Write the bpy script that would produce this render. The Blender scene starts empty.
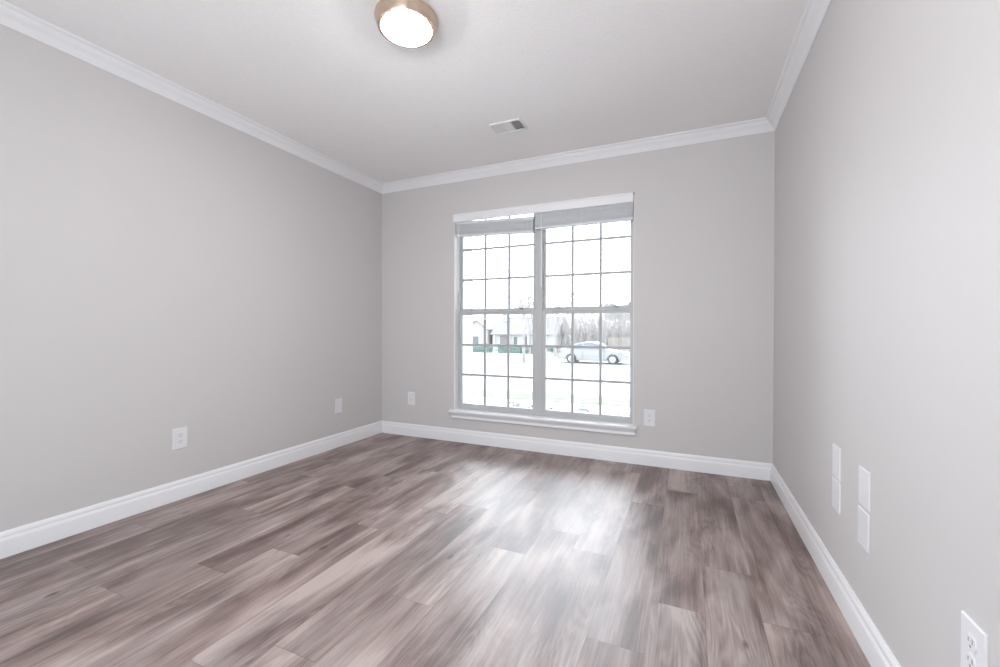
import bpy, bmesh, math, random
from mathutils import Vector, Matrix
SC = bpy.context.scene
COL = SC.collection
rad = math.radians

# ------------------------------------------------------------------ camera, sky, exposure
H = 2.44                       # ceiling height
XL, XR, YB, YR = -2.786, 0.525, 3.380, -0.60   # left, right, back and rear wall faces
cam_data = bpy.data.cameras.new('camera')
cam_data.sensor_width = 36.0
cam_data.lens = 424.85 * 36.0 / 1000.0
cam_data.clip_start = 0.02
cam_data.clip_end = 500
cam = bpy.data.objects.new('camera', cam_data)
COL.objects.link(cam)
yaw, pitch, roll = 0.41833, -0.00730, 0.00225
fw = Vector((-math.sin(yaw), math.cos(yaw), 0)); rt = Vector((math.cos(yaw), math.sin(yaw), 0)); up = Vector((0, 0, 1))
fw, up = fw * math.cos(pitch) + up * math.sin(pitch), up * math.cos(pitch) - fw * math.sin(pitch)
rt, up = rt * math.cos(roll) + up * math.sin(roll), up * math.cos(roll) - rt * math.sin(roll)
M = Matrix((rt, up, -fw)).transposed().to_4x4()
M.translation = Vector((0, 0, 1.0147))
cam.matrix_world = M
SC.camera = cam

# bright overcast sky, brightest where the veiled sun stands above the street
SKY, GLOW = 3.0, 9.0
world = bpy.data.worlds.new('sky'); SC.world = world
world.use_nodes = True
world.cycles.sampling_method = 'MANUAL'; world.cycles.sample_map_resolution = 512
wn = world.node_tree.nodes; wl = world.node_tree.links
bg = wn['Background']
tc = wn.new('ShaderNodeTexCoord'); dot = wn.new('ShaderNodeVectorMath'); dot.operation = 'DOT_PRODUCT'
sun_az, sun_el = rad(-33), rad(36)
dot.inputs[1].default_value = (math.sin(sun_az) * math.cos(sun_el), math.cos(sun_az) * math.cos(sun_el), math.sin(sun_el))
wl.new(tc.outputs['Generated'], dot.inputs[0])
mr = wn.new('ShaderNodeMapRange'); mr.interpolation_type = 'SMOOTHERSTEP'
mr.inputs[1].default_value = 0.60; mr.inputs[2].default_value = 1.0; mr.inputs[3].default_value = SKY; mr.inputs[4].default_value = SKY + GLOW
wl.new(dot.outputs['Value'], mr.inputs[0])
bg.inputs['Color'].default_value = (0.85, 0.915, 1.0, 1)
wl.new(mr.outputs[0], bg.inputs['Strength'])

def portal(name, loc, rot, sx_, sy_):
    l = bpy.data.lights.new(name, 'AREA'); l.shape = 'RECTANGLE'; l.size = sx_; l.size_y = sy_
    l.cycles.is_portal = True
    o = bpy.data.objects.new(name, l); o.location = loc; o.rotation_euler = rot; COL.objects.link(o)
    return o
portal('window_daylight', (-1.175, YB + 0.21, 1.17), (rad(-90), 0, 0), 1.62, 1.85)
def area(name, loc, rot, sx_, sy_, power, color):
    l = bpy.data.lights.new(name, 'AREA'); l.shape = 'RECTANGLE'; l.size = sx_; l.size_y = sy_; l.energy = power; l.color = color
    o = bpy.data.objects.new(name, l); o.location = loc; o.rotation_euler = rot; COL.objects.link(o)
    return o
portal('fill_opening_portal', (-1.10, YR - 0.16, 1.05), (rad(90), 0, 0), 2.7, 2.1)  # samples daylight through the opening added behind the camera
area('camera_fill_flash', (-0.45, 0.0, 1.70), (rad(180 - 82), 0, 0), 0.5, 0.5, 12.0, (0.95, 0.965, 1.0))  # unseen flash added by the camera to fill the room

vs = SC.view_settings
vs.view_transform = 'Standard'; vs.look = 'None'; vs.gamma = 1.0; vs.use_curve_mapping = False
vs.exposure = 0.11
SC.cycles.max_bounces = 14
SC.cycles.diffuse_bounces = 7
SC.cycles.glossy_bounces = 4
SC.cycles.transparent_max_bounces = 16
SC.cycles.sample_clamp_indirect = 8.0

# ------------------------------------------------------------------ materials
def mat(name, color, rough=0.5, metal=0.0, spec=0.5, emit=None, estr=0.0):
    m = bpy.data.materials.new(name); m.use_nodes = True
    b = m.node_tree.nodes['Principled BSDF']
    b.inputs['Base Color'].default_value = (*color, 1)
    b.inputs['Roughness'].default_value = rough
    b.inputs['Metallic'].default_value = metal
    b.inputs['Specular IOR Level'].default_value = spec
    if emit:
        b.inputs['Emission Color'].default_value = (*emit, 1)
        b.inputs['Emission Strength'].default_value = estr
    return m

def add_noise(m, scale, amount, bump=0.0, bscale=None, detail=4):
    """slight mottling of the base colour and a fine bump"""
    nt = m.node_tree; b = nt.nodes['Principled BSDF']
    c = b.inputs['Base Color'].default_value[:]
    tc = nt.nodes.new('ShaderNodeTexCoord')
    n = nt.nodes.new('ShaderNodeTexNoise'); n.inputs['Scale'].default_value = scale; n.inputs['Detail'].default_value = detail
    nt.links.new(tc.outputs['Object'], n.inputs['Vector'])
    if amount:
        r = nt.nodes.new('ShaderNodeValToRGB')
        r.color_ramp.elements[0].position = 0.3; r.color_ramp.elements[1].position = 0.7
        r.color_ramp.elements[0].color = (*[x * (1 - amount) for x in c[:3]], 1)
        r.color_ramp.elements[1].color = (*[min(1, x * (1 + amount)) for x in c[:3]], 1)
        nt.links.new(n.outputs['Fac'], r.inputs[0]); nt.links.new(r.outputs[0], b.inputs['Base Color'])
    if bump:
        n2 = nt.nodes.new('ShaderNodeTexNoise'); n2.inputs['Scale'].default_value = bscale or scale; n2.inputs['Detail'].default_value = 3
        nt.links.new(tc.outputs['Object'], n2.inputs['Vector'])
        bp = nt.nodes.new('ShaderNodeBump'); bp.inputs['Strength'].default_value = bump; bp.inputs['Distance'].default_value = 0.004
        nt.links.new(n2.outputs['Fac'], bp.inputs['Height']); nt.links.new(bp.outputs[0], b.inputs['Normal'])
    return m

WALL = add_noise(mat('greige_wall_paint', (0.592, 0.574, 0.569), 0.55, spec=0.35), 1.2, 0.01, 0.05, 160)
CEIL = add_noise(mat('ceiling_texture_paint', (0.88, 0.865, 0.86), 0.9, spec=0.2), 60, 0.015, 0.35, 95)
TRIM = add_noise(mat('white_semi_gloss_trim', (0.80, 0.80, 0.815), 0.35), 3, 0.01)
VINYL = add_noise(mat('backlit_grey_window_frame', (0.49, 0.50, 0.505), 0.4), 4, 0.01)  # greyed in the colour for the darker, backlit look of the frame
GRILLE = add_noise(mat('backlit_grey_window_grille', (0.40, 0.41, 0.42), 0.5), 4, 0.01)  # same backlit darkness put into the grille's grey
PLATE = add_noise(mat('white_plastic_plate', (0.74, 0.74, 0.76), 0.3), 8, 0.005)
SLOT = mat('dark_outlet_slot', (0.12, 0.11, 0.11), 0.6)
SLOTG = mat('grey_outlet_slot', (0.30, 0.29, 0.29), 0.6)
BLIND = add_noise(mat('white_blind_slat', (0.66, 0.675, 0.70), 0.45), 6, 0.015)  # white toned down in the colour for slats in shade
CORD = mat('white_blind_cord', (0.82, 0.82, 0.82), 0.7)
WAND = mat('clear_plastic_wand', (0.85, 0.87, 0.87), 0.15)
NICKEL = add_noise(mat('brushed_nickel', (0.62, 0.48, 0.38), 0.25, 1.0), 40, 0.05)  # copper tint in the colour holds the lamp's warm reflection
LAMPGLASS = mat('lit_opal_glass', (0.9, 0.88, 0.84), 0.3, emit=(1.0, 0.95, 0.89), estr=120.0)
VENT = add_noise(mat('white_vent_enamel', (0.76, 0.755, 0.75), 0.45), 8, 0.01)
DUCT = mat('dark_duct', (0.03, 0.03, 0.03), 0.9)
STEEL = mat('screw_steel', (0.7, 0.7, 0.7), 0.35, 1.0)

def glass_mat():
    m = bpy.data.materials.new('window_glass'); m.use_nodes = True
    nt = m.node_tree; nt.nodes.clear()
    out = nt.nodes.new('ShaderNodeOutputMaterial'); mx = nt.nodes.new('ShaderNodeMixShader')
    t = nt.nodes.new('ShaderNodeBsdfTransparent'); t.inputs[0].default_value = (0.96, 0.975, 0.97, 1)
    g = nt.nodes.new('ShaderNodeBsdfGlossy'); g.inputs['Roughness'].default_value = 0.02
    fr = nt.nodes.new('ShaderNodeFresnel'); fr.inputs['IOR'].default_value = 1.35
    nt.links.new(fr.outputs[0], mx.inputs[0]); nt.links.new(t.outputs[0], mx.inputs[1]); nt.links.new(g.outputs[0], mx.inputs[2])
    nt.links.new(mx.outputs[0], out.inputs['Surface'])
    return m
GLASS = glass_mat()

def floor_mat():
    m = bpy.data.materials.new('vinyl_plank_floor'); m.use_nodes = True
    nt = m.node_tree; N = nt.nodes; L = nt.links; b = N['Principled BSDF']
    tc = N.new('ShaderNodeTexCoord'); at = N.new('ShaderNodeAttribute'); at.attribute_name = 'plank'
    off = N.new('ShaderNodeVectorMath'); off.operation = 'MULTIPLY_ADD'
    L.new(at.outputs['Color'], off.inputs[0]); off.inputs[1].default_value = (31, 47, 19); L.new(tc.outputs['Object'], off.inputs[2])
    def noise(sc, detail, rough, dist, scale=1.0):
        mp = N.new('ShaderNodeMapping'); mp.inputs['Scale'].default_value = sc
        L.new(off.outputs[0], mp.inputs['Vector'])
        n = N.new('ShaderNodeTexNoise'); n.inputs['Scale'].default_value = scale; n.inputs['Detail'].default_value = detail
        n.inputs['Roughness'].default_value = rough; n.inputs['Distortion'].default_value = dist
        L.new(mp.outputs[0], n.inputs['Vector']); return n
    def math_(op, a, bb):
        n = N.new('ShaderNodeMath'); n.operation = op
        for i, v in enumerate((a, bb)):
            if isinstance(v, (int, float)): n.inputs[i].default_value = v
            else: L.new(v, n.inputs[i])
        return n.outputs[0]
    smear = noise((6.5, 1.9, 1), 4, 0.5, 0.5)
    streak = noise((40, 1.5, 1), 6, 0.62, 0.2)
    grain = noise((190, 4.0, 1), 4, 0.65, 0.15)
    # cathedral rings: bands across the board bent by a slow noise
    ring_n = noise((7, 1.1, 1), 2, 0.5, 0.0)
    rings = math_('SINE', math_('MULTIPLY', ring_n.outputs['Fac'], 150.0), 0)
    ringmask = noise((5, 0.9, 3), 1, 0.5, 0.0)
    rmask = N.new('ShaderNodeMapRange'); rmask.inputs[1].default_value = 0.5; rmask.inputs[2].default_value = 0.68
    L.new(ringmask.outputs['Fac'], rmask.inputs[0])
    ringterm = math_('MULTIPLY', math_('MULTIPLY', rings, rmask.outputs[0]), 0.05)
    sep = N.new('ShaderNodeSeparateColor'); L.new(at.outputs['Color'], sep.inputs[0])
    tone = math_('MULTIPLY', math_('SUBTRACT', sep.outputs[1], 0.5), 0.09)
    v = math_('ADD', math_('MULTIPLY', smear.outputs['Fac'], 0.98), math_('MULTIPLY', streak.outputs['Fac'], 0.38))
    v = math_('ADD', v, math_('MULTIPLY', math_('SUBTRACT', grain.outputs['Fac'], 0.5), 0.34))
    v = math_('ADD', math_('ADD', math_('ADD', v, ringterm), tone), -0.065)
    # knots
    mpk = N.new('ShaderNodeMapping'); mpk.inputs['Scale'].default_value = (5.5, 2.6, 1); L.new(off.outputs[0], mpk.inputs['Vector'])
    vo = N.new('ShaderNodeTexVoronoi'); vo.inputs['Scale'].default_value = 1.0; L.new(mpk.outputs[0], vo.inputs['Vector'])
    kr = N.new('ShaderNodeMapRange'); kr.inputs[1].default_value = 0.015; kr.inputs[2].default_value = 0.075
    kr.inputs[3].default_value = -0.30; kr.inputs[4].default_value = 0.0
    L.new(vo.outputs['Distance'], kr.inputs[0])
    v = math_('ADD', v, kr.outputs[0])
    r = N.new('ShaderNodeValToRGB'); cr = r.color_ramp
    cr.elements[0].position = 0.30; cr.elements[0].color = (0.060, 0.037, 0.032, 1)
    cr.elements[1].position = 0.80; cr.elements[1].color = (0.42, 0.35, 0.325, 1)
    for p_, c_ in ((0.45, (0.130, 0.088, 0.078)), (0.555, (0.215, 0.160, 0.146)), (0.66, (0.30, 0.238, 0.220))):
        e = cr.elements.new(p_); e.color = (*c_, 1)
    L.new(v, r.inputs[0])
    # plank seams from the uv map (metres from the board's edges, board 0..1 in each direction)
    uv = N.new('ShaderNodeUVMap'); uv.uv_map = 'board'; su = N.new('ShaderNodeSeparateXYZ'); L.new(uv.outputs[0], su.inputs[0])
    def edge(o, size, w):
        d = math_('MULTIPLY', math_('MINIMUM', o, math_('SUBTRACT', 1.0, o)), size)
        return math_('LESS_THAN', d, w)
    seam = math_('MAXIMUM', edge(su.outputs[0], 0.182, 0.0009), edge(su.outputs[1], 1.22, 0.0012))
    mix = N.new('ShaderNodeMixRGB'); mix.blend_type = 'MULTIPLY'; mix.inputs[2].default_value = (0.55, 0.5, 0.48, 1)
    L.new(math_('MULTIPLY', seam, 0.75), mix.inputs[0]); L.new(r.outputs[0], mix.inputs[1])
    L.new(mix.outputs[0], b.inputs['Base Color'])
    hue = noise((6, 1.2, 1), 2, 0.5, 0.3)
    hr = N.new('ShaderNodeValToRGB'); hr.color_ramp.elements[0].position = 0.35; hr.color_ramp.elements[1].position = 0.65
    hr.color_ramp.elements[0].color = (1.035, 0.985, 0.965, 1); hr.color_ramp.elements[1].color = (0.985, 1.0, 1.01, 1)
    L.new(hue.outputs['Fac'], hr.inputs[0])
    mh = N.new('ShaderNodeMixRGB'); mh.blend_type = 'MULTIPLY'; mh.inputs[0].default_value = 1.0
    L.new(mix.outputs[0], mh.inputs[1]); L.new(hr.outputs[0], mh.inputs[2]); L.new(mh.outputs[0], b.inputs['Base Color'])
    ro = N.new('ShaderNodeMapRange'); ro.inputs[3].default_value = 0.38; ro.inputs[4].default_value = 0.54
    L.new(streak.outputs['Fac'], ro.inputs[0]); L.new(ro.outputs[0], b.inputs['Roughness'])
    b.inputs['Specular IOR Level'].default_value = 0.6
    b.inputs['Coat Weight'].default_value = 0.3; b.inputs['Coat Roughness'].default_value = 0.43; b.inputs['Coat IOR'].default_value = 1.6
    b.inputs['Coat Tint'].default_value = (0.97, 0.98, 1.0, 1)
    bp = N.new('ShaderNodeBump'); bp.inputs['Strength'].default_value = 0.12; bp.inputs['Distance'].default_value = 0.0012
    hh = math_('SUBTRACT', math_('ADD', math_('MULTIPLY', grain.outputs['Fac'], 0.6), math_('MULTIPLY', streak.outputs['Fac'], 0.5)), seam)
    L.new(hh, bp.inputs['Height']); L.new(bp.outputs[0], b.inputs['Normal'])
    return m
FLOOR = floor_mat()

# ------------------------------------------------------------------ helpers
def bm_box(bm, x0, x1, y0, y1, z0, z1, bevel=0.0, seg=1):
    vs_ = [bm.verts.new((x, y, z)) for z in (z0, z1) for y in (y0, y1) for x in (x0, x1)]
    F = [(0, 2, 3, 1), (4, 5, 7, 6), (0, 1, 5, 4), (2, 6, 7, 3), (0, 4, 6, 2), (1, 3, 7, 5)]
    fs = [bm.faces.new([vs_[i] for i in f]) for f in F]
    if bevel:
        es = list({e for f in fs for e in f.edges})
        bmesh.ops.bevel(bm, geom=es, offset=bevel, segments=seg, affect='EDGES', profile=0.5)

def bm_tube(bm, a, b, r0, r1, n=6, cap=False):
    a = Vector(a); b = Vector(b); d = (b - a)
    if d.length < 1e-6: return
    d.normalize()
    u = d.cross(Vector((0, 0, 1)) if abs(d.z) < 0.9 else Vector((1, 0, 0))).normalized(); w = d.cross(u)
    A = []; B = []
    for i in range(n):
        t = 2 * math.pi * i / n; o = u * math.cos(t) + w * math.sin(t)
        A.append(bm.verts.new(a + o * r0)); B.append(bm.verts.new(b + o * r1))
    for i in range(n):
        j = (i + 1) % n
        bm.faces.new((A[i], A[j], B[j], B[i]))
    if cap:
        bm.faces.new(A[::-1]); bm.faces.new(B)

def bm_lathe(bm, prof, n=64, center=(0, 0, 0)):
    cx, cy, cz = center; rings = []
    for r, z in prof:
        if r < 1e-6: rings.append([bm.verts.new((cx, cy, cz + z))])
        else: rings.append([bm.verts.new((cx + r * math.cos(2 * math.pi * i / n), cy + r * math.sin(2 * math.pi * i / n), cz + z)) for i in range(n)])
    for A, B in zip(rings, rings[1:]):
        for i in range(n):
            j = (i + 1) % n
            if len(A) == 1 and len(B) == 1: continue
            if len(A) == 1: bm.faces.new((A[0], B[j], B[i]))
            elif len(B) == 1: bm.faces.new((A[i], A[j], B[0]))
            else: bm.faces.new((A[i], A[j], B[j], B[i]))

def bm_prism(bm, pts, axis, a, b):
    """polygon pts (2-D) extruded along axis from a to b"""
    def P(p, t):
        return {'x': (t, p[0], p[1]), 'y': (p[0], t, p[1]), 'z': (p[0], p[1], t)}[axis]
    A = [bm.verts.new(P(p, a)) for p in pts]; B = [bm.verts.new(P(p, b)) for p in pts]
    n = len(pts)
    bm.faces.new(A[::-1]); bm.faces.new(B)
    for i in range(n):
        j = (i + 1) % n
        bm.faces.new((A[i], A[j], B[j], B[i]))

def obj(name, bm, m, parent=None, smooth=False, loc=None):
    bmesh.ops.recalc_face_normals(bm, faces=bm.faces[:])
    me = bpy.data.meshes.new(name); bm.to_mesh(me); bm.free()
    if m: me.materials.append(m)
    if smooth:
        for p in me.polygons: p.use_smooth = True
        try: me.set_sharp_from_angle(angle=rad(40))
        except Exception: pass
    o = bpy.data.objects.new(name, me); COL.objects.link(o)
    if parent: o.parent = parent
    if loc: o.location = loc
    return o

def box(name, m, dims, parent=None, bevel=0.0, seg=1):
    bm = bmesh.new(); bm_box(bm, *dims, bevel=bevel, seg=seg)
    return obj(name, bm, m, parent)

def tag(o, label, cat, group=None, kind=None):
    o['label'] = label; o['category'] = cat
    if group: o['group'] = group
    if kind: o['kind'] = kind
    return o

def thing(name, label, cat, loc=(0, 0, 0), rotz=0.0, group=None):
    o = bpy.data.objects.new(name, None); COL.objects.link(o)
    o.empty_display_size = 0.05
    o.location = loc; o.rotation_euler = (0, 0, rotz)
    return tag(o, label, cat, group)

def struct(o, label=None, cat=None):
    o['kind'] = 'structure'
    if label: o['label'] = label
    if cat: o['category'] = cat
    return o

def sweep(name, prof, path, m, closed=False):
    """profile (d = distance out of the wall into the room, z) swept along a floor-plan path whose room side is on the left"""
    bm = bmesh.new(); n = len(path); rows = []
    for i, p in enumerate(path):
        p = Vector(p)
        d1 = (p - Vector(path[i - 1])).normalized() if i > 0 else None
        d2 = (Vector(path[i + 1]) - p).normalized() if i < n - 1 else None
        n1 = Vector((-d1.y, d1.x)) if d1 else None; n2 = Vector((-d2.y, d2.x)) if d2 else None
        if n1 and n2: mv = (n1 + n2) / (1 + n1.dot(n2))
        else: mv = n1 or n2
        rows.append([bm.verts.new((p.x + mv.x * d, p.y + mv.y * d, z)) for d, z in prof])
    for A, B in zip(rows, rows[1:]):
        for i in range(len(prof)):
            j = (i + 1) % len(prof)
            bm.faces.new((A[i], A[j], B[j], B[i]))
    bm.faces.new(rows[0]); bm.faces.new(rows[-1][::-1])
    return obj(name, bm, m, smooth=True)

def mitre(name, prof, wall, a, b, ma, mb, m):
    """one straight run of moulding. wall: function (t, d) -> x, y ; mitre: run shortened by d at an end when ma / mb"""
    bm = bmesh.new()
    A = [bm.verts.new((*wall(a + (d if ma else 0), d), z)) for d, z in prof]
    B = [bm.verts.new((*wall(b - (d if mb else 0), d), z)) for d, z in prof]
    for i in range(len(prof)):
        j = (i + 1) % len(prof)
        bm.faces.new((A[i], A[j], B[j], B[i]))
    bm.faces.new(A); bm.faces.new(B[::-1])
    return obj(name, bm, m, smooth=True)

# ------------------------------------------------------------------ room shell
WO = (-1.963, -0.386, 0.262, 2.068)      # window opening x0, x1, z0, z1
T = 0.20
# floor: one board per face, joints where the boards end
def build_floor():
    rng = random.Random(7)
    bm = bmesh.new(); uv = bm.loops.layers.uv.new('board'); cl = bm.loops.layers.color.new('plank')
    W, LEN = 0.182, 1.22
    known = {-1.944: 1.146, -1.762: 1.37, -1.58: 1.722, -1.034: 1.316, 0.24: 1.72, 0.058: 2.025, -2.126: 0.888,
             -0.124: 1.684, -0.306: 1.396, 0.422: 2.37, -0.67: 2.08, -1.398: 2.02, -1.216: 0.95, -0.852: 1.80, -0.488: 0.72,
             -2.308: 1.60, -2.49: 2.15, -2.672: 1.25, -2.854: 1.9}
    k = -16; x = 0.24 + W * -17
    while x < XR + 0.01:
        joint = None
        for kk, vv in known.items():
            if abs(kk - x) < 0.02: joint = vv
        if joint is None: joint = rng.uniform(0, LEN)
        y = joint - LEN * 5
        while y < YB + 0.02:
            x0, x1 = max(x, XL - 0.02), min(x + W, XR + 0.02); y0, y1 = max(y, YR - 0.2), min(y + LEN, YB + 0.02)
            c = (rng.random(), rng.random(), rng.random(), 1)
            if x1 > x0 and y1 > y0:
                q = [(x0, y0), (x1, y0), (x1, y1), (x0, y1)]
                f = bm.faces.new([bm.verts.new((a, b_, 0)) for a, b_ in q])
                for lp, (a, b_) in zip(f.loops, q):
                    lp[uv].uv = ((a - x) / W, (b_ - y) / LEN); lp[cl] = c
            y += LEN
        x += W
    # sub-floor body below the boards
    bm_box(bm, XL - T, XR + T, YR - T, YB + T, -0.16, -0.002)
    o = obj('floor', bm, FLOOR)
    return struct(o, 'mauve-brown wood-look vinyl plank floor', 'floor')
build_floor()
struct(box('ceiling', CEIL, (XL - T, XR + T, YR - T, YB + T, H, H + 0.15)), 'white finely textured ceiling', 'ceiling')
struct(box('wall_left', WALL, (XL - T, XL, YR - T, YB + T, 0, H)), 'greige painted wall left of the window wall', 'wall')
struct(box('wall_right', WALL, (XR, XR + T, YR - T, YB + T, 0, H)), 'greige painted wall right of the window wall', 'wall')
def wall_with_hole(name, y0, y1, hx0, hx1, hz0, hz1):
    bm = bmesh.new()
    bm_box(bm, XL, hx0, y0, y1, 0, H); bm_box(bm, hx1, XR, y0, y1, 0, H)
    bm_box(bm, hx0, hx1, y0, y1, hz1, H)
    if hz0 > 0.01: bm_box(bm, hx0, hx1, y0, y1, 0, hz0)
    return obj(name, bm, WALL)
struct(wall_with_hole('wall_back', YB, YB + T, *WO), 'greige painted wall holding the twin window', 'wall')
DO = (-2.45, 0.25, 0.0, 2.10)            # unseen wide opening added behind the camera to let fill daylight in
struct(wall_with_hole('wall_rear', YR - T, YR, *DO), 'greige painted wall with a wide opening added for fill light', 'wall')
bm = bmesh.new()
for x in (DO[0], (DO[0] + DO[1]) / 2 - 0.03, DO[1] - 0.06): bm_box(bm, x, x + 0.06, YR - 0.14, YR - 0.05, 0, DO[3])
for z in (0.0, DO[3] - 0.06): bm_box(bm, DO[0] + 0.06, DO[1] - 0.06, YR - 0.14, YR - 0.05, z, z + 0.06)
struct(obj('fill_opening_frame', bm, VINYL), 'frame of the unseen opening added for fill light', 'door')

BASE_P = [(0, 0), (0.0165, 0), (0.0165, 0.003), (0.0160, 0.072), (0.0148, 0.080), (0.0120, 0.086), (0.0108, 0.090), (0.0112, 0.093),
          (0.0110, 0.099), (0.0095, 0.105), (0.0078, 0.109), (0.0066, 0.112), (0.0055, 0.1148), (0, 0.1148)]
def crown_profile():
    D, P = 0.076, 0.064
    pts = [(0, H - D), (0.004, H - D), (0.0065, H - D + 0.003), (0.0075, H - D + 0.009), (0.0105, H - D + 0.012)]
    x0, z0, x1, z1 = 0.0105, H - D + 0.012, P - 0.016, H - 0.013
    for i in range(1, 9):                        # shallow ogee across the face
        t = i / 8; s = 0.0025 * math.sin(2 * math.pi * t)
        pts.append((x0 + (x1 - x0) * t - s * 0.7, z0 + (z1 - z0) * t + s * 0.7))
    pts += [(P - 0.012, H - 0.012), (P - 0.006, H - 0.010), (P - 0.002, H - 0.006), (P, H - 0.001), (P, H), (0, H)]
    return pts
CROWN_P = crown_profile()
wl_l = lambda t, d: (XL + d, t)
wl_r = lambda t, d: (XR - d, t)
wl_b = lambda t, d: (t, YB - d)
struct(mitre('baseboard_left', BASE_P, wl_l, YR, YB, False, True, TRIM), 'white baseboard under the left wall', 'baseboard')
struct(mitre('baseboard_right', BASE_P, wl_r, YR, YB, False, True, TRIM), 'white baseboard under the right wall', 'baseboard')
struct(mitre('baseboard_back', BASE_P, wl_b, XL, XR, True, True, TRIM), 'white baseboard under the window wall', 'baseboard')
struct(mitre('trim_1', CROWN_P, wl_l, YR, YB, False, True, TRIM), 'white crown moulding on the left wall', 'crown moulding')
struct(mitre('trim_2', CROWN_P, wl_r, YR, YB, False, True, TRIM), 'white crown moulding on the right wall', 'crown moulding')
struct(mitre('trim_3', CROWN_P, wl_b, XL, XR, True, True, TRIM), 'white crown moulding over the window wall', 'crown moulding')

# ------------------------------------------------------------------ twin window
def window(name, label, x0, x1, fl, fr, lower, upper, zb=0.288, zt=2.068):
    root = bpy.data.objects.new(name, None); COL.objects.link(root)
    struct(root, label, 'window')
    Y = YB
    bm = bmesh.new()                              # outer frame
    bm_box(bm, x0, x0 + fl, Y + 0.065, Y + 0.15, zb, zt, 0.002)
    bm_box(bm, x1 - fr, x1, Y + 0.065, Y + 0.15, zb, zt, 0.002)
    bm_box(bm, x0 + fl, x1 - fr, Y + 0.065, Y + 0.15, zb, zb + 0.018, 0.002)
    bm_box(bm, x0 + fl, x1 - fr, Y + 0.065, Y + 0.15, zt - 0.022, zt, 0.002)
    # balance channel lips between the sashes
    for a, b_ in ((x0 + fl, x0 + fl + 0.006), (x1 - fr - 0.006, x1 - fr)):
        bm_box(bm, a, b_, Y + 0.1015, Y + 0.1045, zb + 0.018, zt - 0.022)
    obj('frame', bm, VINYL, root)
    a, b_ = x0 + fl, x1 - fr
    def sash(nm, y0, y1, z0, z1, bot, top, mz, opts, sl, sr):      # sl, sr: stile widths
        bm = bmesh.new()
        bm_box(bm, a, a + sl, y0, y1, z0, z1, 0.002)
        bm_box(bm, b_ - sr, b_, y0, y1, z0, z1, 0.002)
        bm_box(bm, a + sl, b_ - sr, y0, y1, z0, z0 + bot, 0.002)
        bm_box(bm, a + sl, b_ - sr, y0, y1, z1 - top, z1, 0.002)
        if opts:                                   # lift lip on the meeting rail
            bm_box(bm, a + 0.06, b_ - 0.06, y0 - 0.006, y0 + 0.001, z1 - 0.012, z1 - 0.004, 0.0015)
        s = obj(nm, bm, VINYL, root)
        ym = (y0 + y1) / 2
        g = box('pane', GLASS, (a + sl - 0.003, b_ - sr + 0.003, ym - 0.002, ym + 0.002, z0 + bot - 0.003, z1 - top + 0.003), s)
        bm = bmesh.new(); w = 0.0105
        gx0, gx1 = a + sl, b_ - sr
        for k in (1, 2):
            xm = gx0 + (gx1 - gx0) * k / 3
            bm_box(bm, xm - w, xm + w, ym - 0.006, ym + 0.006, z0 + bot - 0.001, z1 - top + 0.001)
        for z in mz: bm_box(bm, gx0 - 0.001, gx1 + 0.001, ym - 0.0055, ym + 0.0055, z - w, z + w)
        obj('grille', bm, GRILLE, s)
        return s
    sash('lower_sash', Y + 0.070, Y + 0.100, zb + 0.018, 1.190, 0.034, 0.036, (0.606, 0.880), True, *lower)
    sash('upper_sash', Y + 0.106, Y + 0.134, 1.170, zt - 0.022, 0.044, 0.012, (1.482, 1.762), False, *upper)
    for t in (0.16, 0.80):                         # two cam locks on the meeting rail
        xm = a + (b_ - a) * t
        bm = bmesh.new()
        bm_box(bm, xm - 0.030, xm + 0.030, Y + 0.074, Y + 0.098, 1.190, 1.196, 0.0015)
        bm_box(bm, xm - 0.012, xm + 0.012, Y + 0.080, Y + 0.102, 1.196, 1.206, 0.002)
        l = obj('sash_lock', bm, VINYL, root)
        bm = bmesh.new(); bm_tube(bm, (xm + 0.004, Y + 0.082, 1.207), (xm + 0.034, Y + 0.076, 1.2035), 0.004, 0.003, 8, True)
        obj('lever', bm, SLOT, l)
    return root
window('window_1', 'double-hung window nearest the left wall', WO[0] + 0.004, -1.170, 0.012, 0.030, (0.027, 0.028), (0.013, 0.035))
window('window_2', 'double-hung window nearest the right wall', -1.170, WO[1] - 0.003, 0.030, 0.005, (0.028, 0.0265), (0.0165, 0.0325))
# white drywall return lining on the jambs and head of the opening
bm = bmesh.new()
bm_box(bm, WO[0], WO[0] + 0.004, YB + 0.001, YB + T, WO[2], WO[3])
bm_box(bm, WO[1] - 0.003, WO[1], YB + 0.001, YB + 0.064, 0.286, WO[3] - 0.004)
bm_box(bm, WO[0] + 0.004, WO[1] - 0.003, YB + 0.001, YB + 0.064, WO[3] - 0.004, WO[3])
struct(obj('trim_4', bm, TRIM), 'white jamb lining inside the window opening', 'window jamb')
# stool and apron
bm = bmesh.new()
bm_box(bm, WO[0] + 0.004, WO[1] - 0.003, YB - 0.001, YB + 0.069, 0.268, 0.288)
bm_box(bm, -1.997, -0.358, YB - 0.044, YB - 0.0005, 0.268, 0.288, 0.005, 3)
stool = struct(obj('trim_5', bm, TRIM, smooth=True), 'white window stool with horns past the opening', 'window sill')
prof = [(0, 0.268), (0.030, 0.268), (0.029, 0.258), (0.022, 0.250), (0.018, 0.243), (0.0165, 0.232), (0.019, 0.226), (0.018, 0.218), (0.012, 0.213), (0, 0.213)]
bm = bmesh.new()
A = [bm.verts.new((-1.965 - d * 0.7, YB - d, z)) for d, z in prof]; B = [bm.verts.new((-0.378 + d * 0.5, YB - d, z)) for d, z in prof]
for i in range(len(prof)):
    j = (i + 1) % len(prof); bm.faces.new((A[i], A[j], B[j], B[i]))
bm.faces.new(A); bm.faces.new(B[::-1])
struct(obj('trim_6', bm, TRIM, smooth=True), 'white moulded apron under the window stool', 'window apron')

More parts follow.
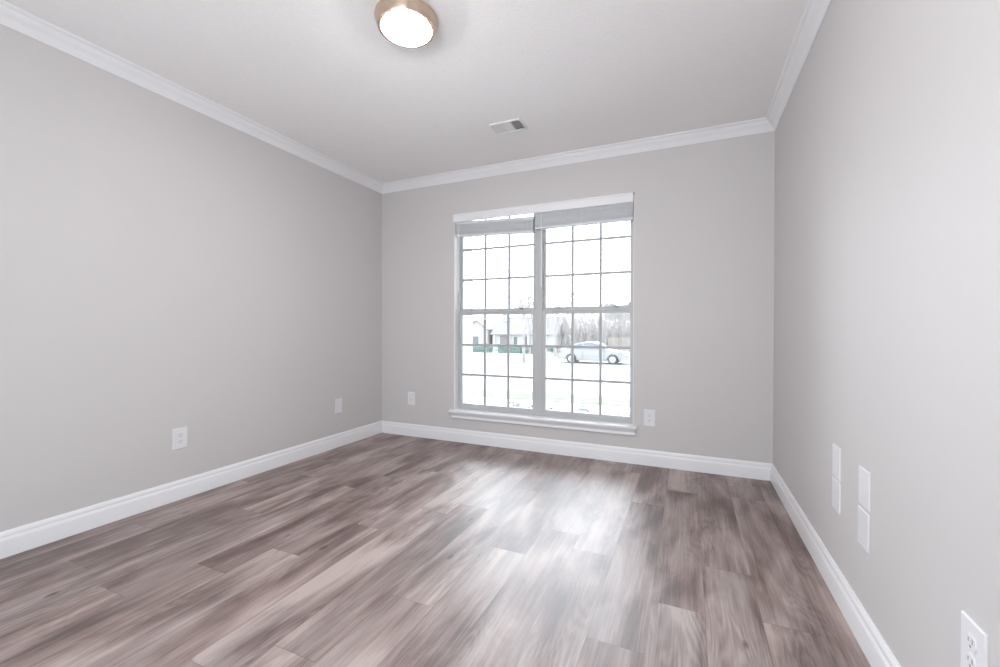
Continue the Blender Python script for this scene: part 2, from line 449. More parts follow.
# ------------------------------------------------------------------ blinds drawn up under one valance
bm = bmesh.new()
vp = [(YB - 0.016, 1.994), (YB - 0.018, 1.998), (YB - 0.018, 2.050), (YB - 0.021, 2.055), (YB - 0.021, 2.063), (YB - 0.018, 2.067),
      (YB - 0.006, 2.067), (YB - 0.006, 1.994)]
bm_prism(bm, vp, 'x', WO[0] + 0.001, WO[1] - 0.004)
val = tag(obj('blind_valance', bm, TRIM), 'long white valance board across the top of the twin window', 'valance')
bm = bmesh.new()
bm_box(bm, WO[1] - 0.0035, WO[1] + 0.001, YB - 0.020, YB - 0.001, 2.052, 2.068, 0.001)
obj('end_clip', bm, SLOT, val)

def blind(label, x0, x1, ztop, zbot, tilt, wand_x, wand_z):
    xm = (x0 + x1) / 2; h = (x1 - x0) / 2
    root = thing('window_blind', label, 'blind', (xm, YB + 0.032, ztop), group='faux-wood blinds raised at the twin window')
    root.rotation_euler = (0, tilt, 0)
    drop = ztop - zbot
    bm = bmesh.new(); bm_box(bm, -h, h, -0.026, 0.026, -0.026, 0.0, 0.002)
    obj('headrail', bm, BLIND, root)
    bm = bmesh.new(); n = 20; z = -0.0285; step = (drop - 0.028 - 0.020) / n
    rng = random.Random(int(abs(x0) * 100))
    for i in range(n):
        z1 = z - i * step; dx = rng.uniform(-0.0015, 0.0015); dy = rng.uniform(-0.001, 0.001) + (-0.003, 0.004, 0.0, 0.005)[(i // 3) % 4]
        bm_box(bm, -h + 0.004 + dx, h - 0.004 + dx, -0.025 + dy, 0.024 + dy, z1 - step * (0.80 if i % 6 != 5 else 0.25), z1, 0.0006)
    obj('slat_stack', bm, BLIND, root)
    bm = bmesh.new(); bm_box(bm, -h + 0.003, h - 0.003, -0.026, 0.025, -drop, -drop + 0.0185, 0.003, 2)
    obj('bottom_rail', bm, BLIND, root)
    for s in (-0.86, 0.0, 0.86):
        for y in (-0.0285, 0.0275):
            bm = bmesh.new(); bm_tube(bm, (s * h, y, -0.02), (s * h, y, -drop + 0.004), 0.0013, 0.0013, 6, True)
            obj('ladder_cord', bm, CORD, root)
    bm = bmesh.new()
    lx = wand_x - xm; L_ = ztop - wand_z
    bm_tube(bm, (lx, -0.036, -0.03), (lx, -0.036, -L_), 0.0035, 0.0035, 8, True)
    bm_tube(bm, (lx, -0.036, -L_ + 0.02), (lx, -0.036, -L_ - 0.006), 0.0050, 0.0050, 8, True)
    wnd = obj('tilt_wand', bm, WAND, root, smooth=True)
    wnd.rotation_euler = (0, -tilt, 0)
    bm = bmesh.new()
    bm_tube(bm, (lx, -0.024, -0.018), (lx, -0.036, -0.022), 0.0016, 0.0016, 6, True); bm_tube(bm, (lx, -0.036, -0.020), (lx, -0.036, -0.036), 0.0016, 0.0016, 6, True)
    obj('wand_hook', bm, STEEL, wnd)
    return root
blind('white raised blind hanging askew at the left sashes, strip of light above it', WO[0] + 0.008, -1.197, 1.990, 1.857, 0.036, -1.917, 1.37)
blind('white raised blind hanging level at the right sash pair', -1.190, WO[1] - 0.006, 2.012, 1.866, 0.0, -1.125, 1.385)

# ------------------------------------------------------------------ ceiling light
LX, LY = -1.178, 1.598
lamp = thing('ceiling_light', 'round flush-mount ceiling light with brushed nickel ring and lit glass', 'ceiling light', (LX, LY, H))
bm = bmesh.new()
bm_lathe(bm, [(0, 0), (0.128, 0), (0.134, -0.004), (0.140, -0.012), (0.1415, -0.020), (0.139, -0.028), (0.132, -0.046), (0.1285, -0.056), (0.1265, -0.060),
              (0.1135, -0.0605), (0.1115, -0.058), (0.1115, -0.045), (0, -0.045)], 96)
obj('metal_ring', bm, NICKEL, lamp, smooth=True)
bm = bmesh.new()
pr = [(0.1108, -0.046), (0.1108, -0.060)]
for i in range(1, 13):
    t = i / 12 * math.pi / 2
    pr.append((0.1108 * math.cos(t), -0.060 - 0.028 * math.sin(t)))
pr[-1] = (0, pr[-1][1])
bm_lathe(bm, pr, 96)
obj('glass_diffuser', bm, LAMPGLASS, lamp, smooth=True)

# ------------------------------------------------------------------ ceiling register
VX0, VX1, VY0, VY1 = -1.270, -1.042, 2.660, 2.815
vent = thing('ceiling_vent', 'white rectangular three-way air vent in the ceiling', 'vent', ((VX0 + VX1) / 2, (VY0 + VY1) / 2, H))
vw, vd = (VX1 - VX0) / 2, (VY1 - VY0) / 2
fz = 0.012
bm = bmesh.new(); fb = 0.012
prof = [(0, 0), (fb, 0)]
for a, b_, c, d in ((-vw, vw, -vd, -vd + fb), (-vw, vw, vd - fb, vd), (-vw, -vw + fb, -vd + fb, vd - fb), (vw - fb, vw, -vd + fb, vd - fb)):
    bm_box(bm, a, b_, c, d, -fz, 0, 0.003)
iw = vw - fb; id_ = vd - fb
xs1, xs2 = -iw + (2 * iw) * 0.345, -iw + (2 * iw) * 0.655
for x in (xs1, xs2): bm_box(bm, x - 0.004, x + 0.004, -id_, id_, -fz, -0.001, 0.001)
obj('frame', bm, VENT, vent)
bm = bmesh.new(); bm_box(bm, -iw, iw, -id_, id_, -0.0015, 0)
obj('duct_opening', bm, DUCT, vent)
def blades(name, a, b_, along, tilt, n, extra=0, fill=0.80):
    bm = bmesh.new()
    L0, L1 = (a, b_) if along == 'y' else (-id_, id_)
    for i in range(n):
        c = L0 + (L1 - L0) * (i + 0.5) / n; w = (L1 - L0) / n * fill
        s, co = math.sin(tilt), math.cos(tilt)
        q = [(c - w / 2 * co * 1.25, -0.0065 - w / 2 * s), (c + w / 2 * co * 1.25, -0.0065 + w / 2 * s)]
        nx, nz = -s * 0.0006, co * 0.0006
        pts = [(q[0][0] + nx, q[0][1] + nz), (q[0][0] - nx, q[0][1] - nz), (q[1][0] - nx, q[1][1] - nz), (q[1][0] + nx, q[1][1] + nz)]
        if along == 'y': bm_prism(bm, pts, 'y', -id_, id_)
        else: bm_prism(bm, pts, 'x', a, b_)
    for k in range(extra):
        y = -id_ + 2 * id_ * (k + 0.5) / extra
        bm_box(bm, a, b_, y - 0.0010, y + 0.0010, -0.0100, -0.0080)
    return obj(name, bm, VENT, vent)
blades('louver_blades', -iw, xs1 - 0.004, 'y', rad(14), 6)
blades('louver_blades', xs1 + 0.004, xs2 - 0.004, 'x', rad(8), 10)
blades('louver_blades', xs2 + 0.004, iw, 'y', rad(-52), 5, 5, 0.55)

# ------------------------------------------------------------------ wall plates (local frame: x across, z up, +y out of the wall)
PW, PH, PT = 0.080, 0.124, 0.005
def plate_bm(w=PW, h=PH, t=PT):
    bm = bmesh.new()
    bm_box(bm, -w / 2, w / 2, 0, t, -h / 2, h / 2)
    es = [e for e in bm.edges if all(v.co.y > t - 1e-5 for v in e.verts)]
    bmesh.ops.bevel(bm, geom=es, offset=0.003, segments=3, affect='EDGES', profile=0.5)
    return bm
def screw(par, z, x=0.0):
    bm = bmesh.new(); bm_lathe(bm, [(0, 0.0012), (0.0022, 0.001), (0.003, 0.0)], 16)
    bmesh.ops.rotate(bm, verts=bm.verts[:], cent=(0, 0, 0), matrix=Matrix.Rotation(rad(-90), 3, 'X'))
    bmesh.ops.translate(bm, verts=bm.verts[:], vec=(x, PT, z))
    return obj('screw', bm, PLATE, par, smooth=True)
def place(root, wall, t, z):
    if wall == 'left': root.location = (XL, t, z); root.rotation_euler = (0, 0, rad(-90))
    if wall == 'right': root.location = (XR, t, z); root.rotation_euler = (0, 0, rad(90))
    if wall == 'back': root.location = (t, YB, z); root.rotation_euler = (0, 0, rad(180))
def outlet(label):
    root = thing('wall_outlet', label, 'outlet', group='duplex wall outlets')
    obj('cover_plate', plate_bm(), PLATE, root)
    for s in (1, -1):
        z0 = s * 0.0195
        bm = bmesh.new(); pts = []
        for i in range(40):
            t = 2 * math.pi * i / 40
            pts.append((0.0172 * math.cos(t), z0 + max(-0.0138, min(0.0138, 0.0172 * math.sin(t)))))
        bm_prism(bm, pts, 'y', PT - 0.002, PT + 0.0022)
        r = obj('receptacle', bm, PLATE, root)
        bm = bmesh.new()
        bm_box(bm, -0.0078, -0.0052, PT + 0.0018, PT + 0.0026, z0 - 0.0005, z0 + 0.0090)
        bm_box(bm, 0.0052, 0.0078, PT + 0.0018, PT + 0.0026, z0 + 0.0003, z0 + 0.0083)
        hp = [(0.0030 * math.cos(2 * math.pi * i / 16), z0 - 0.0072 + 0.0030 * math.sin(2 * math.pi * i / 16)) for i in range(16)]
        bm_prism(bm, hp, 'y', PT + 0.0018, PT + 0.0026)
        obj('slots', bm, SLOTG, r)
    screw(root, 0.0)
    return root
def copy_thing(src, label):
    c = src.copy(); COL.objects.link(c); c['label'] = label
    for ch in src.children:
        d = ch.copy(); COL.objects.link(d); d.parent = c
        for g in ch.children:
            e = g.copy(); COL.objects.link(e); e.parent = d
    return c
o1 = outlet('white duplex outlet low on the left wall, nearer the camera'); place(o1, 'left', 1.545, 0.364)
o4 = copy_thing(o1, 'white duplex outlet on the window wall beside the right end of the sill'); place(o4, 'back', -0.2685, 0.358)
o5 = copy_thing(o1, 'white duplex outlet low on the right wall at the bottom corner of the photo'); place(o5, 'right', 1.156, 0.372)
# plate with a flat insert on the left wall by the corner
root = thing('wall_plate', 'white wall plate with a flat centre insert on the left wall near the far corner', 'wall plate'); place(root, 'left', 2.806, 0.355)
obj('cover_plate', plate_bm(), PLATE, root)
bm = bmesh.new(); bm_box(bm, -0.0165, 0.0165, PT - 0.002, PT + 0.0015, -0.033, 0.033, 0.001)
obj('insert', bm, PLATE, root)
screw(root, 0.047); screw(root, -0.047)
# jack plate on the window wall
root = thing('jack_plate', 'white wall plate with a single jack on the window wall left of the window', 'wall plate'); place(root, 'back', -2.432, 0.360)
obj('cover_plate', plate_bm(), PLATE, root)
bm = bmesh.new(); bm_box(bm, -0.0085, 0.0085, PT - 0.002, PT + 0.003, -0.022, -0.003, 0.001)
j = obj('jack', bm, PLATE, root)
bm = bmesh.new(); bm_box(bm, -0.005, 0.005, PT + 0.0026, PT + 0.0034, -0.018, -0.008)
obj('socket', bm, SLOTG, j)
screw(root, 0.042); screw(root, -0.042)
# four blank plates in two stacked pairs
def blank(label, t, z, h=0.124):
    r = thing('blank_plate', label, 'wall plate', group='blank wall plates on the right wall'); place(r, 'right', t, z)
    obj('cover_plate', plate_bm(0.088, h), PLATE, r); screw(r, 0.033); screw(r, -0.033)
blank('blank white wall plate, upper one of the stacked pair nearer the window corner', 2.022, 0.5105, 0.123)
blank('blank white wall plate, lower one of the stacked pair nearer the window corner', 2.022, 0.3820, 0.118)
blank('blank white wall plate, upper one of the stacked pair farther from the window', 1.738, 0.5055, 0.123)
blank('blank white wall plate, lower one of the stacked pair farther from the window', 1.742, 0.3715, 0.121)

# ================================================================== outside
CONC = add_noise(mat('pale_concrete', (0.74, 0.73, 0.71), 0.9), 1.5, 0.08, 0.1, 40)
BOUNCE_PATIO = add_noise(mat('white_bounce_patio', (0.78, 0.77, 0.75), 0.9), 1.5, 0.05, 0.1, 40)  # kept near white to bounce daylight onto the ceiling through the added opening
ROAD = add_noise(mat('pale_road', (0.62, 0.62, 0.61), 0.9), 2, 0.08)
LAWN = add_noise(mat('dormant_lawn', (0.42, 0.42, 0.37), 1.0), 0.8, 0.12, 0.2, 30)
STRIP = add_noise(mat('strip_grass', (0.185, 0.19, 0.14), 1.0), 3.0, 0.35)
HEDGE = add_noise(mat('hedge_leaves', (0.18, 0.25, 0.23), 0.8), 6, 0.2)
LEAF = add_noise(mat('evergreen_leaves', (0.30, 0.38, 0.31), 0.8), 3, 0.2)
SHRUBM = add_noise(mat('shrub_leaves', (0.42, 0.435, 0.45), 0.7), 8, 0.2)
BARK = add_noise(mat('pale_bark', (0.36, 0.33, 0.33), 0.9), 4, 0.15)
TWIG = add_noise(mat('bare_twigs', (0.43, 0.395, 0.39), 0.9), 2, 0.12)
SIDING = add_noise(mat('cream_siding', (0.56, 0.53, 0.49), 0.8), 1, 0.04)
HWHITE = add_noise(mat('house_white', (0.66, 0.66, 0.66), 0.7), 1, 0.03)
ROOFM = add_noise(mat('pale_shingles', (0.30, 0.285, 0.30), 0.9), 5, 0.1)
DARKW = mat('far_window_glass', (0.20, 0.21, 0.235), 0.15)
DOORM = add_noise(mat('far_door_paint', (0.30, 0.27, 0.27), 0.6), 2, 0.05)
CARP = mat('silver_car_paint', (0.385, 0.375, 0.385), 0.3, 0.15)
CARG = mat('car_window_glass', (0.18, 0.21, 0.27), 0.08)
TYRE = mat('tyre_rubber', (0.07, 0.07, 0.08), 0.8)
RIM = mat('wheel_alloy', (0.55, 0.56, 0.58), 0.35, 0.6)
REDL = mat('tail_lamp', (0.30, 0.19, 0.19), 0.25)
PICK = add_noise(mat('picket_wood', (0.40, 0.35, 0.32), 0.9), 3, 0.1)

# ground as a chain of slabs stepping down towards the street
def slab(name, m, pts, label, cat, x0=-70, x1=60):
    bm = bmesh.new(); n = 24
    poly = pts + [(y, z - 0.4) for y, z in reversed(pts)]
    bm_prism(bm, poly, 'x', x0, x1)
    return struct(obj(name, bm, m), label, cat)
slab('ground_front_walk', CONC, [(YB + T + 0.02, -0.30), (9.6, -0.66)], 'pale concrete in front of the house', 'pavement')
g = slab('ground_strip', STRIP, [(9.6, -0.65), (10.6, -0.68), (11.7, -0.78)], 'green grass strip along the pavement', 'grass')
slab('ground_road', ROAD, [(11.7, -0.84), (22.0, -1.13), (25.6, -1.14)], 'pale street in front of the house', 'road')
slab('ground_lawn', LAWN, [(25.6, -1.20), (30.5, -1.20), (48, -1.68), (75, -2.3), (120, -2.6)], 'pale dormant lawn across the street', 'lawn', -120, 90)
slab('ground_bounce_patio', BOUNCE_PATIO, [(-14, -0.18), (YR - T - 0.01, -0.17)], 'pale patio added outside the rear opening to bounce light in', 'pavement', -14, 12)

def leaf_cloud(bm, blobs, n, size, rng):
    """n small two-triangle leaves scattered through ellipsoid blobs (cx,cy,cz,rx,ry,rz)"""
    tot = sum(b[3] * b[4] * b[5] for b in blobs)
    for b in blobs:
        k = max(1, int(n * b[3] * b[4] * b[5] / tot))
        for _ in range(k):
            while True:
                v = Vector((rng.uniform(-1, 1), rng.uniform(-1, 1), rng.uniform(-1, 1)))
                if 0.15 < v.length < 1: break
            p = Vector((b[0] + v.x * b[3], b[1] + v.y * b[4], b[2] + v.z * b[5]))
            a = Vector((rng.uniform(-1, 1), rng.uniform(-1, 1), rng.uniform(-0.6, 0.9))).normalized() * size * rng.uniform(0.6, 1.2)
            c = a.cross(Vector((rng.uniform(-1, 1), rng.uniform(-1, 1), rng.uniform(-1, 1)))).normalized() * size * 0.45
            bm.faces.new([bm.verts.new(q) for q in (p - a * 0.6, p + c, p + a, p - c)])

def shrub(label, x, y, z, rx, ry, h, seed, m=SHRUBM, name='shrub', n=700, size=0.035, group=None):
    rng = random.Random(seed); r = thing(name, label, 'shrub', (x, y, z), group=group)
    bm = bmesh.new()
    blobs = [(rng.uniform(-.5, .5) * rx, rng.uniform(-.4, .4) * ry, h * rng.uniform(0.45, 0.72), rx * 0.55, ry * 0.6, h * 0.30) for _ in range(5)]
    leaf_cloud(bm, blobs, n, size, rng); obj('foliage', bm, m, r)
    bm = bmesh.new()
    for _ in range(9): bm_tube(bm, (rng.uniform(-.03, .03), rng.uniform(-.03, .03), 0), (rng.uniform(-.5, .5) * rx, rng.uniform(-.5, .5) * ry, h * rng.uniform(.6, .9)), 0.009, 0.003, 5)
    obj('stems', bm, BARK, r)
    return r
for i, (x, w, zt, lab) in enumerate(((-1.59, 0.20, 0.185, 'dark low shrub just outside, below the left sash pair beside the mullion'),
                                     (-1.27, 0.10, 0.175, 'dark low shrub just outside, below the mullion'),
                                     (-0.98, 0.20, 0.205, 'dark low shrub just outside, below the middle of the right sash pair'),
                                     (-0.545, 0.13, 0.215, 'dark low shrub just outside, below the right edge of the window'))):
    shrub(lab, x, 4.15, -0.33, w, 0.14, zt + 0.42, 20 + i, n=3000, size=0.020, group='low shrubs under the window')

# white porch column left of the window
col_ = thing('porch_column', 'white square porch column just outside the left edge of the window', 'column', (-2.615, 4.80, -0.335))
bm = bmesh.new(); bm_box(bm, -0.065, 0.065, -0.065, 0.065, 0.02, 3.10, 0.004)
obj('shaft', bm, HWHITE, col_)
bm = bmesh.new(); bm_box(bm, -0.085, 0.085, -0.085, 0.085, 0, 0.16, 0.006); obj('base', bm, HWHITE, col_)
bm = bmesh.new(); bm_box(bm, -0.085, 0.085, -0.085, 0.085, 2.98, 3.14, 0.006); obj('capital', bm, HWHITE, col_)

# ---------------------------------------------------------------- trees
def bare_tree(label, x, y, z, h, spread, seed, fork=0.42, r0=0.11, m=TWIG, levels=5, lean=0.0, group=None, thick=1.0, width=1.0):
    rng = random.Random(seed); root = thing('bare_tree', label, 'tree', (x, y, z), group=group)
    tb = bmesh.new(); bb = bmesh.new()
    p = Vector((0, 0, 0)); top = Vector((lean, 0, h * fork))
    mid = (p + top) / 2 + Vector((rng.uniform(-.05, .05), 0, 0))
    bm_tube(tb, p, mid, r0 * 1.25, r0, 8); bm_tube(tb, mid, top, r0, r0 * 0.85, 8)
    def grow(a, d, L_, r, lv):
        n = 2
        q = a
        for s in range(n):
            d2 = (d + Vector((rng.uniform(-.16, .16), rng.uniform(-.16, .16), rng.uniform(-.04, .14)))).normalized()
            b2 = q + d2 * L_ / n
            bm_tube(bb, q, b2, r * (1 - 0.2 * s), r * (1 - 0.2 * (s + 1)), 5 if lv > 2 else 4)
            q = b2; d = d2
            if lv > 0 and s == 0:
                grow(q, (d + Vector((rng.uniform(-1, 1), rng.uniform(-1, 1), rng.uniform(0, .7))) * 0.8).normalized(), L_ * 0.62, r * 0.5, lv - 1)
        if lv > 0:
            for _ in range(3 if lv > 1 else 2):
                dd = (d + Vector((rng.uniform(-1, 1) * spread, rng.uniform(-1, 1) * spread, rng.uniform(-.1, .6)))).normalized()
                grow(q, dd, L_ * rng.uniform(0.6, 0.8), r * 0.58, lv - 1)
    for k in range(4):
        t = 2 * math.pi * (k + rng.uniform(0, .4)) / 4
        grow(top, Vector((math.cos(t) * spread * 0.8, math.sin(t) * spread * 0.8, 1)).normalized(), h * (1 - fork) * 0.40, r0 * 0.6 * thick, levels - 1)
    for b_ in (tb, bb):
        for v in b_.verts: v.co.x *= width; v.co.y *= width
    obj('trunk', tb, BARK, root); obj('branches', bb, m, root)
    return root
bare_tree('young bare tree with forked trunk on the lawn across the street', -10.22, 27.0, -1.20, 4.9, 0.75, 3, 0.44, 0.11)
bare_tree('bare tree crown just right of the mullion, beside the silver car', -11.3, 38, -1.40, 6.7, 0.8, 11, 0.40, 0.13)
bare_tree('bare tree behind the roof of the far house', -15.6, 43, -1.5, 6.0, 0.8, 5, 0.35, 0.12)
GRP = 'bare trees in the wood behind the car'
k = 0
for row in range(3):
    for c in range(7):
        rr = random.Random(100 + k)
        x = -15.6 + c * 1.8 + row * 0.6 + rr.uniform(-.1, .1); y = 46.6 + row * 2.0
        bare_tree('pale bare tree in the thin wood behind the silver car', x, y, -1.66 - (y - 48) * 0.02, rr.uniform(4.6, 6.0), 0.55, 300 + k, 0.14, 0.075, group=GRP, levels=5, lean=rr.uniform(-.15, .15), width=0.34)
        k += 1
# the thin wood's uncountable twigs, a belt several metres deep behind the separate trees
rng = random.Random(4)
bm = bmesh.new()
for _ in range(16000):
    x = rng.uniform(-14.9, -1.5); y = rng.uniform(53.5, 59.5); zg = -1.8 - (y - 53.5) * 0.02
    z = zg + abs(rng.gauss(0, 1)) * 2.1 + rng.uniform(0, 0.8); z = min(z, zg + 6.2 + 0.5 * math.sin(x * 1.7))
    L_ = rng.uniform(0.35, 1.1); dx, dy = rng.gauss(0, 0.28) * L_, rng.gauss(0, 0.28) * L_; w = rng.uniform(0.010, 0.022)
    a = Vector((x, y, z)); b_ = Vector((x + dx, y + dy, z + L_))
    bm_tube(bm, a, b_, w, w * 0.5, 3)
tag(obj('bare_brushwood', bm, TWIG), 'pale belt of bare twigs of the wood beyond the street', 'brushwood', kind='stuff')
# evergreen beyond the fence at the right
ev = thing('evergreen_tree', 'pale green leafy tree over the wood at the right edge of the window', 'tree', (-8.4, 62.2, -2.0))
rng = random.Random(9)
bm = bmesh.new()
leaf_cloud(bm, [(rng.uniform(-2.4, 2.6), rng.uniform(-1.2, 1.2), 5.6 + rng.uniform(-.6, 1.2), 1.0, 1.0, 0.75) for _ in range(14)], 9000, 0.20, rng)
obj('foliage', bm, LEAF, ev)
bm = bmesh.new(); bm_tube(bm, (0, 0, 0), (0.1, 0, 4.8), 0.2, 0.12, 8)
for _ in range(9): bm_tube(bm, (0.1, 0, 4.2 + rng.uniform(0, .6)), (rng.uniform(-2.4, 2.6), rng.uniform(-1, 1), 5.6 + rng.uniform(-.4, 1)), 0.07, 0.025, 6)
obj('trunk', bm, BARK, ev)

# ---------------------------------------------------------------- hedges
def hedge(label, x0, x1, y, z, h, d, seed):
    rng = random.Random(seed)
    bm = bmesh.new(); bm_box(bm, x0, x1, y - d / 2, y + d / 2, z - 0.15, z + h * 0.96)
    bmesh.ops.subdivide_edges(bm, edges=bm.edges[:], cuts=6, use_grid_fill=True)
    for v in bm.verts: v.co += Vector((rng.uniform(-.05, .05), rng.uniform(-.06, .06), rng.uniform(-.05, .05)))
    leaf_cloud(bm, [(x0 + (x1 - x0) * (i + .5) / 8, y, z + h * 0.55, (x1 - x0) / 13, d * 0.58, h * 0.5) for i in range(8)], 900, 0.07, rng)
    return tag(obj('hedge', bm, HEDGE), label, 'hedge', 'clipped hedges in front of the far house')
hedge('clipped green hedge under the gable, at the left edge of the view', -24.6, -21.3, 45.2, -1.56, 0.74, 1.1, 1)
hedge('clipped green hedge in the middle, before the far porch', -20.1, -17.4, 45.2, -1.50, 0.72, 1.1, 2)
hedge('short clipped green hedge just right of the young bare tree', -16.75, -15.4, 45.2, -1.46, 0.70, 1.1, 3)
shrub('loose grey-green shrub beside the boot of the silver car', -13.5, 44.5, -1.55, 1.2, 0.6, 1.0, 77, HEDGE, 'shrub', 500, 0.11)

# ---------------------------------------------------------------- far house
hs = thing('house', 'pale single-storey house with a gable and porch across the street', 'house', (-20.6, 52.0, -1.80))
bm = bmesh.new()
bm_box(bm, -3.9, 5.0, 0.6, 7.6, 0, 2.25)                                    # main block
obj('wall', bm, HWHITE, hs)
bm = bmesh.new()                                                             # gabled wing
bm_prism(bm, [(-8.6, 0), (-4.4, 0), (-4.4, 2.95), (-6.0, 4.15), (-8.6, 2.60)], 'y', 0.0, 7.0)
obj('gable_wing', bm, SIDING, hs)
bm = bmesh.new()                                                             # roofs
bm_prism(bm, [(0.1, 2.22), (0.1, 2.30), (4.1, 4.75), (8.1, 2.30), (8.1, 2.22)], 'x', -4.1, 5.3)
obj('roof', bm, ROOFM, hs)
bm = bmesh.new()
bm_prism(bm, [(-8.9, 2.42), (-8.9, 2.56), (-6.0, 4.30), (-4.2, 2.95), (-4.2, 2.80), (-6.0, 4.14)], 'y', -0.35, 7.2)
obj('gable_roof', bm, ROOFM, hs)
for x in (-3.4, -1.2, 1.4, 3.4):
    bm = bmesh.new(); bm_box(bm, x - 0.09, x + 0.09, 0.12, 0.30, 0, 2.23); obj('porch_post', bm, HWHITE, hs)
bm = bmesh.new(); bm_box(bm, -2.75, -1.75, 0.54, 0.62, 0.15, 2.1); dr = obj('door', bm, DOORM, hs)
bm = bmesh.new(); bm_tube(bm, (-1.85, 0.52, 1.1), (-1.85, 0.56, 1.1), 0.04, 0.04, 8, True); obj('handle', bm, STEEL, dr)
for x0, x1, z0, z1, y in ((-0.75, -0.25, 0.6, 1.95, 0.54), (0.85, 1.15, 0.5, 2.0, 0.54), (2.2, 3.1, 0.8, 1.9, 0.54), (-6.9, -5.7, 0.9, 2.0, -0.06)):
    bm = bmesh.new()
    bm_box(bm, x0 - 0.08, x1 + 0.08, y, y + 0.07, z0 - 0.08, z0); bm_box(bm, x0 - 0.08, x1 + 0.08, y, y + 0.07, z1, z1 + 0.08)
    bm_box(bm, x0 - 0.08, x0, y, y + 0.07, z0, z1); bm_box(bm, x1, x1 + 0.08, y, y + 0.07, z0, z1)
    w_ = obj('window', bm, HWHITE, hs)
    bm = bmesh.new(); bm_box(bm, x0, x1, y + 0.03, y + 0.06, z0, z1); obj('pane', bm, DARKW, w_)
bm = bmesh.new(); bm_box(bm, -3.6, -2.8, 3.2, 4.0, 3.2, 5.0, 0.02); bm_box(bm, -3.68, -2.72, 3.12, 4.08, 5.0, 5.12); obj('chimney', bm, HWHITE, hs)

# ---------------------------------------------------------------- picket fence
fn = thing('picket_fence', 'low wooden picket fence behind the silver car at the right', 'fence', (-7.6, 44.6, -1.57))
bm = bmesh.new()
for z in (0.45, 1.55): bm_box(bm, 0, 4.6, 0.03, 0.08, z, z + 0.09)
obj('rails', bm, PICK, fn)
for i in range(23):
    x = 0.02 + i * 0.2
    bm = bmesh.new(); bm_prism(bm, [(x, 0.04), (x + 0.10, 0.04), (x + 0.10, 1.82), (x + 0.05, 1.93), (x, 1.82)], 'y', 0.0, 0.03)
    obj('picket', bm, PICK, fn)

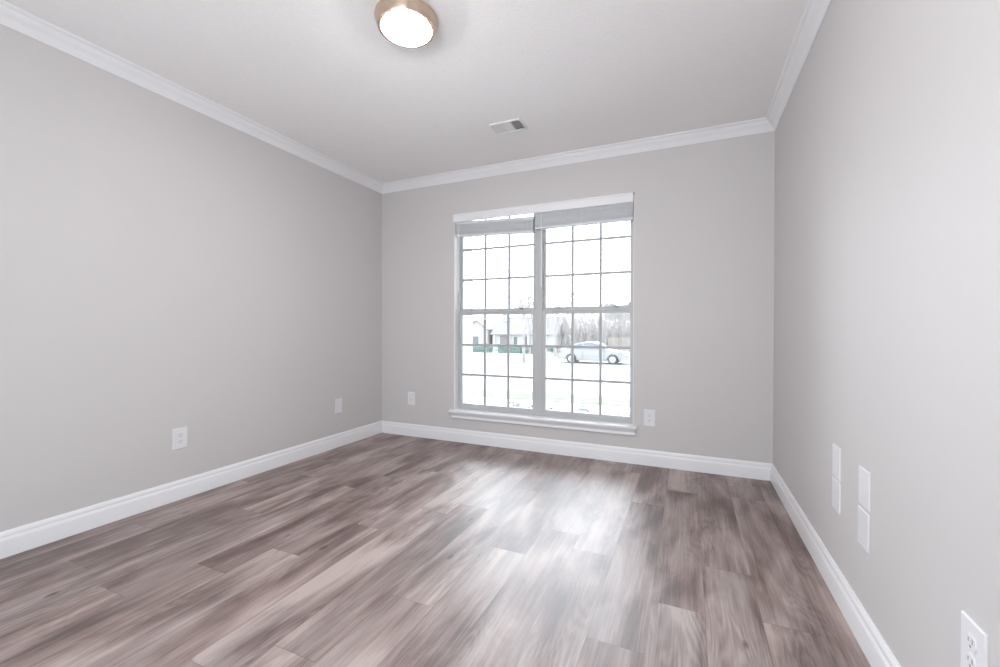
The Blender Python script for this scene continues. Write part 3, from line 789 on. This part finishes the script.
# ---------------------------------------------------------------- silver sedan (local x forward, z up, y 0 at the centre line)
def sedan():
    r = thing('car', 'silver four-door sedan parked across the street', 'car', (-5.95, 29.2, -1.20))
    zs = 0.0
    def arch(cx, R, n=10):
        return [(cx + R * math.cos(math.pi - math.pi * i / n), 0.30 + R * math.sin(math.pi - math.pi * i / n)) for i in range(n + 1)]
    rw, fw_ = -1.36, 1.40
    low = [(-2.33, 0.42), (-2.30, 0.30), (rw - 0.38, 0.26)] + arch(rw, 0.36) + [(rw + 0.38, 0.20), (fw_ - 0.38, 0.20)] + arch(fw_, 0.36) + [(fw_ + 0.38, 0.24), (2.28, 0.28), (2.38, 0.42)]
    topl = [(2.40, 0.55), (2.33, 0.68), (2.05, 0.78), (1.35, 0.90), (0.95, 0.95), (-1.55, 0.99), (-2.10, 1.00), (-2.28, 0.95), (-2.36, 0.70)]
    prof = low + topl
    bm = bmesh.new()
    n = len(prof); ys = [(-0.90, 0.0, 1), (-0.84, 0, 1), (0.84, 0, 1), (0.90, 0, 1)]
    secs = []
    for y, inset in ((-0.80, 0.045), (-0.90, 0.0), (0.90, 0.0), (0.80, 0.045)):
        ring = []
        for (px, pz) in prof:
            k = max(0.0, (pz - 0.55)) * 0.16 * (1 if abs(y) > 0.85 else 0)
            yy = y - math.copysign(k, y)
            cx, cz = 0.0, 0.6
            ring.append(bm.verts.new((px - math.copysign(inset if abs(px) > 2 else 0, px), yy, pz - (inset * 0.5 if pz > 0.85 else 0))))
        secs.append(ring)
    for A, B in zip(secs, secs[1:]):
        for i in range(n):
            j = (i + 1) % n; bm.faces.new((A[i], A[j], B[j], B[i]))
    bm.faces.new(secs[0]); bm.faces.new(secs[-1][::-1])
    obj('body', bm, CARP, r, smooth=True)
    # greenhouse
    g0 = [(-1.75, 0.97), (0.98, 0.94)]; roof = [(-1.78, 0.97), (-1.05, 1.36), (-0.55, 1.45), (0.10, 1.455), (0.42, 1.39), (1.02, 0.93)]
    bm = bmesh.new(); R_ = []
    for y_b, y_t in ((-0.80, -0.58), (0.80, 0.58)):
        R_.append([bm.verts.new((x, y_b + (y_t - y_b) * min(1, (z - 0.93) / 0.5), z)) for x, z in roof])
    for i in range(len(roof) - 1): bm.faces.new((R_[0][i], R_[0][i + 1], R_[1][i + 1], R_[1][i]))
    bm.faces.new((R_[0][-1], R_[0][0], R_[1][0], R_[1][-1])); bm.faces.new(R_[0]); bm.faces.new(R_[1][::-1])
    obj('cabin', bm, CARP, r)
    def side_pt(x, z, s, o=0.008):
        yb, yt = 0.80, 0.58; t = min(1, max(0, (z - 0.93) / 0.5)); return (x, s * (yb + (yt - yb) * t + o), z)
    wins = [[(-1.42, 1.00), (-1.00, 1.29), (-0.62, 1.36), (-0.62, 1.00)], [(-0.55, 1.00), (-0.55, 1.37), (0.08, 1.385), (0.34, 1.345), (0.80, 1.00)]]
    for s in (-1, 1):
        for w in wins:
            bm = bmesh.new(); A = [bm.verts.new(side_pt(x, z, s)) for x, z in w]; B = [bm.verts.new(side_pt(x, z, s, -0.01)) for x, z in w]
            bm.faces.new(A); bm.faces.new(B[::-1])
            for i in range(len(w)):
                j = (i + 1) % len(w); bm.faces.new((A[i], A[j], B[j], B[i]))
            obj('side_window', bm, CARG, r)
    for nm, (xa, za), (xb, zb_) in (('windscreen', (0.95, 0.985), (0.47, 1.355)), ('rear_window', (-1.68, 1.03), (-1.12, 1.33))):
        bm = bmesh.new(); q = [(xa, -0.70, za), (xa, 0.70, za), (xb, 0.54, zb_), (xb, -0.54, zb_)]
        nrm = Vector((1 if xa > 0 else -1, 0, 1)).normalized() * 0.022
        A = [bm.verts.new(Vector(p_) + nrm) for p_ in q]; B = [bm.verts.new(Vector(p_) - nrm * 0.3) for p_ in q]
        bm.faces.new(A); bm.faces.new(B[::-1])
        for i in range(4):
            j = (i + 1) % 4; bm.faces.new((A[i], A[j], B[j], B[i]))
        obj(nm, bm, CARG, r)
    for cx in (rw, fw_):
        for s in (-1, 1):
            bm = bmesh.new()
            pr = [(0.20, -0.09), (0.29, -0.10), (0.318, -0.07), (0.318, 0.07), (0.29, 0.10), (0.20, 0.09)]
            bm_lathe(bm, pr, 28); bmesh.ops.rotate(bm, verts=bm.verts[:], cent=(0, 0, 0), matrix=Matrix.Rotation(rad(90), 3, 'X'))
            bmesh.ops.translate(bm, verts=bm.verts[:], vec=(cx, s * 0.80, 0.318))
            wheel = obj('wheel', bm, TYRE, r, smooth=True)
            bm = bmesh.new(); yo = s * 0.872
            bm_lathe(bm, [(0.21, -0.05), (0.21, 0.02), (0.19, 0.02), (0.17, -0.01), (0, -0.01)], 28)
            for k in range(5):
                t = 2 * math.pi * k / 5; c_, s_ = math.cos(t), math.sin(t)
                bm_tube(bm, (0.03 * c_, 0.03 * s_, 0.012), (0.18 * c_, 0.18 * s_, 0.006), 0.03, 0.022, 6, True)
            bmesh.ops.rotate(bm, verts=bm.verts[:], cent=(0, 0, 0), matrix=Matrix.Rotation(rad(90 if s < 0 else -90), 3, 'X'))
            bmesh.ops.translate(bm, verts=bm.verts[:], vec=(cx, yo, 0.318))
            obj('hub', bm, RIM, wheel)
    for s in (-1, 1):
        bm = bmesh.new(); bm_box(bm, 0.62, 0.78, s * 0.93 - 0.07, s * 0.93 + 0.07, 0.97, 1.09, 0.02, 2); obj('mirror', bm, CARP, r)
        for x in (-0.50, 0.52):
            bm = bmesh.new(); bm_box(bm, x - 0.09, x + 0.09, s * 0.862 - 0.02, s * 0.862 + 0.02, 0.80, 0.835, 0.006); obj('door_handle', bm, RIM, r)
        bm = bmesh.new(); bm_box(bm, -2.345, -2.12, s * 0.74 - 0.12, s * 0.74 + 0.12, 0.72, 0.86, 0.02); obj('tail_light', bm, REDL, r)
        bm = bmesh.new(); bm_box(bm, 2.10, 2.37, s * 0.68 - 0.15, s * 0.68 + 0.15, 0.58, 0.69, 0.02); obj('headlight', bm, RIM, r)
    for x in (-0.585, 0.86, -1.30):
        bm = bmesh.new(); bm_box(bm, x - 0.006, x + 0.006, -0.8785, -0.855, 0.28 if x > -1 else 0.75, 0.93)
        obj('door_gap', bm, SLOT, r)
    return r
sedan()
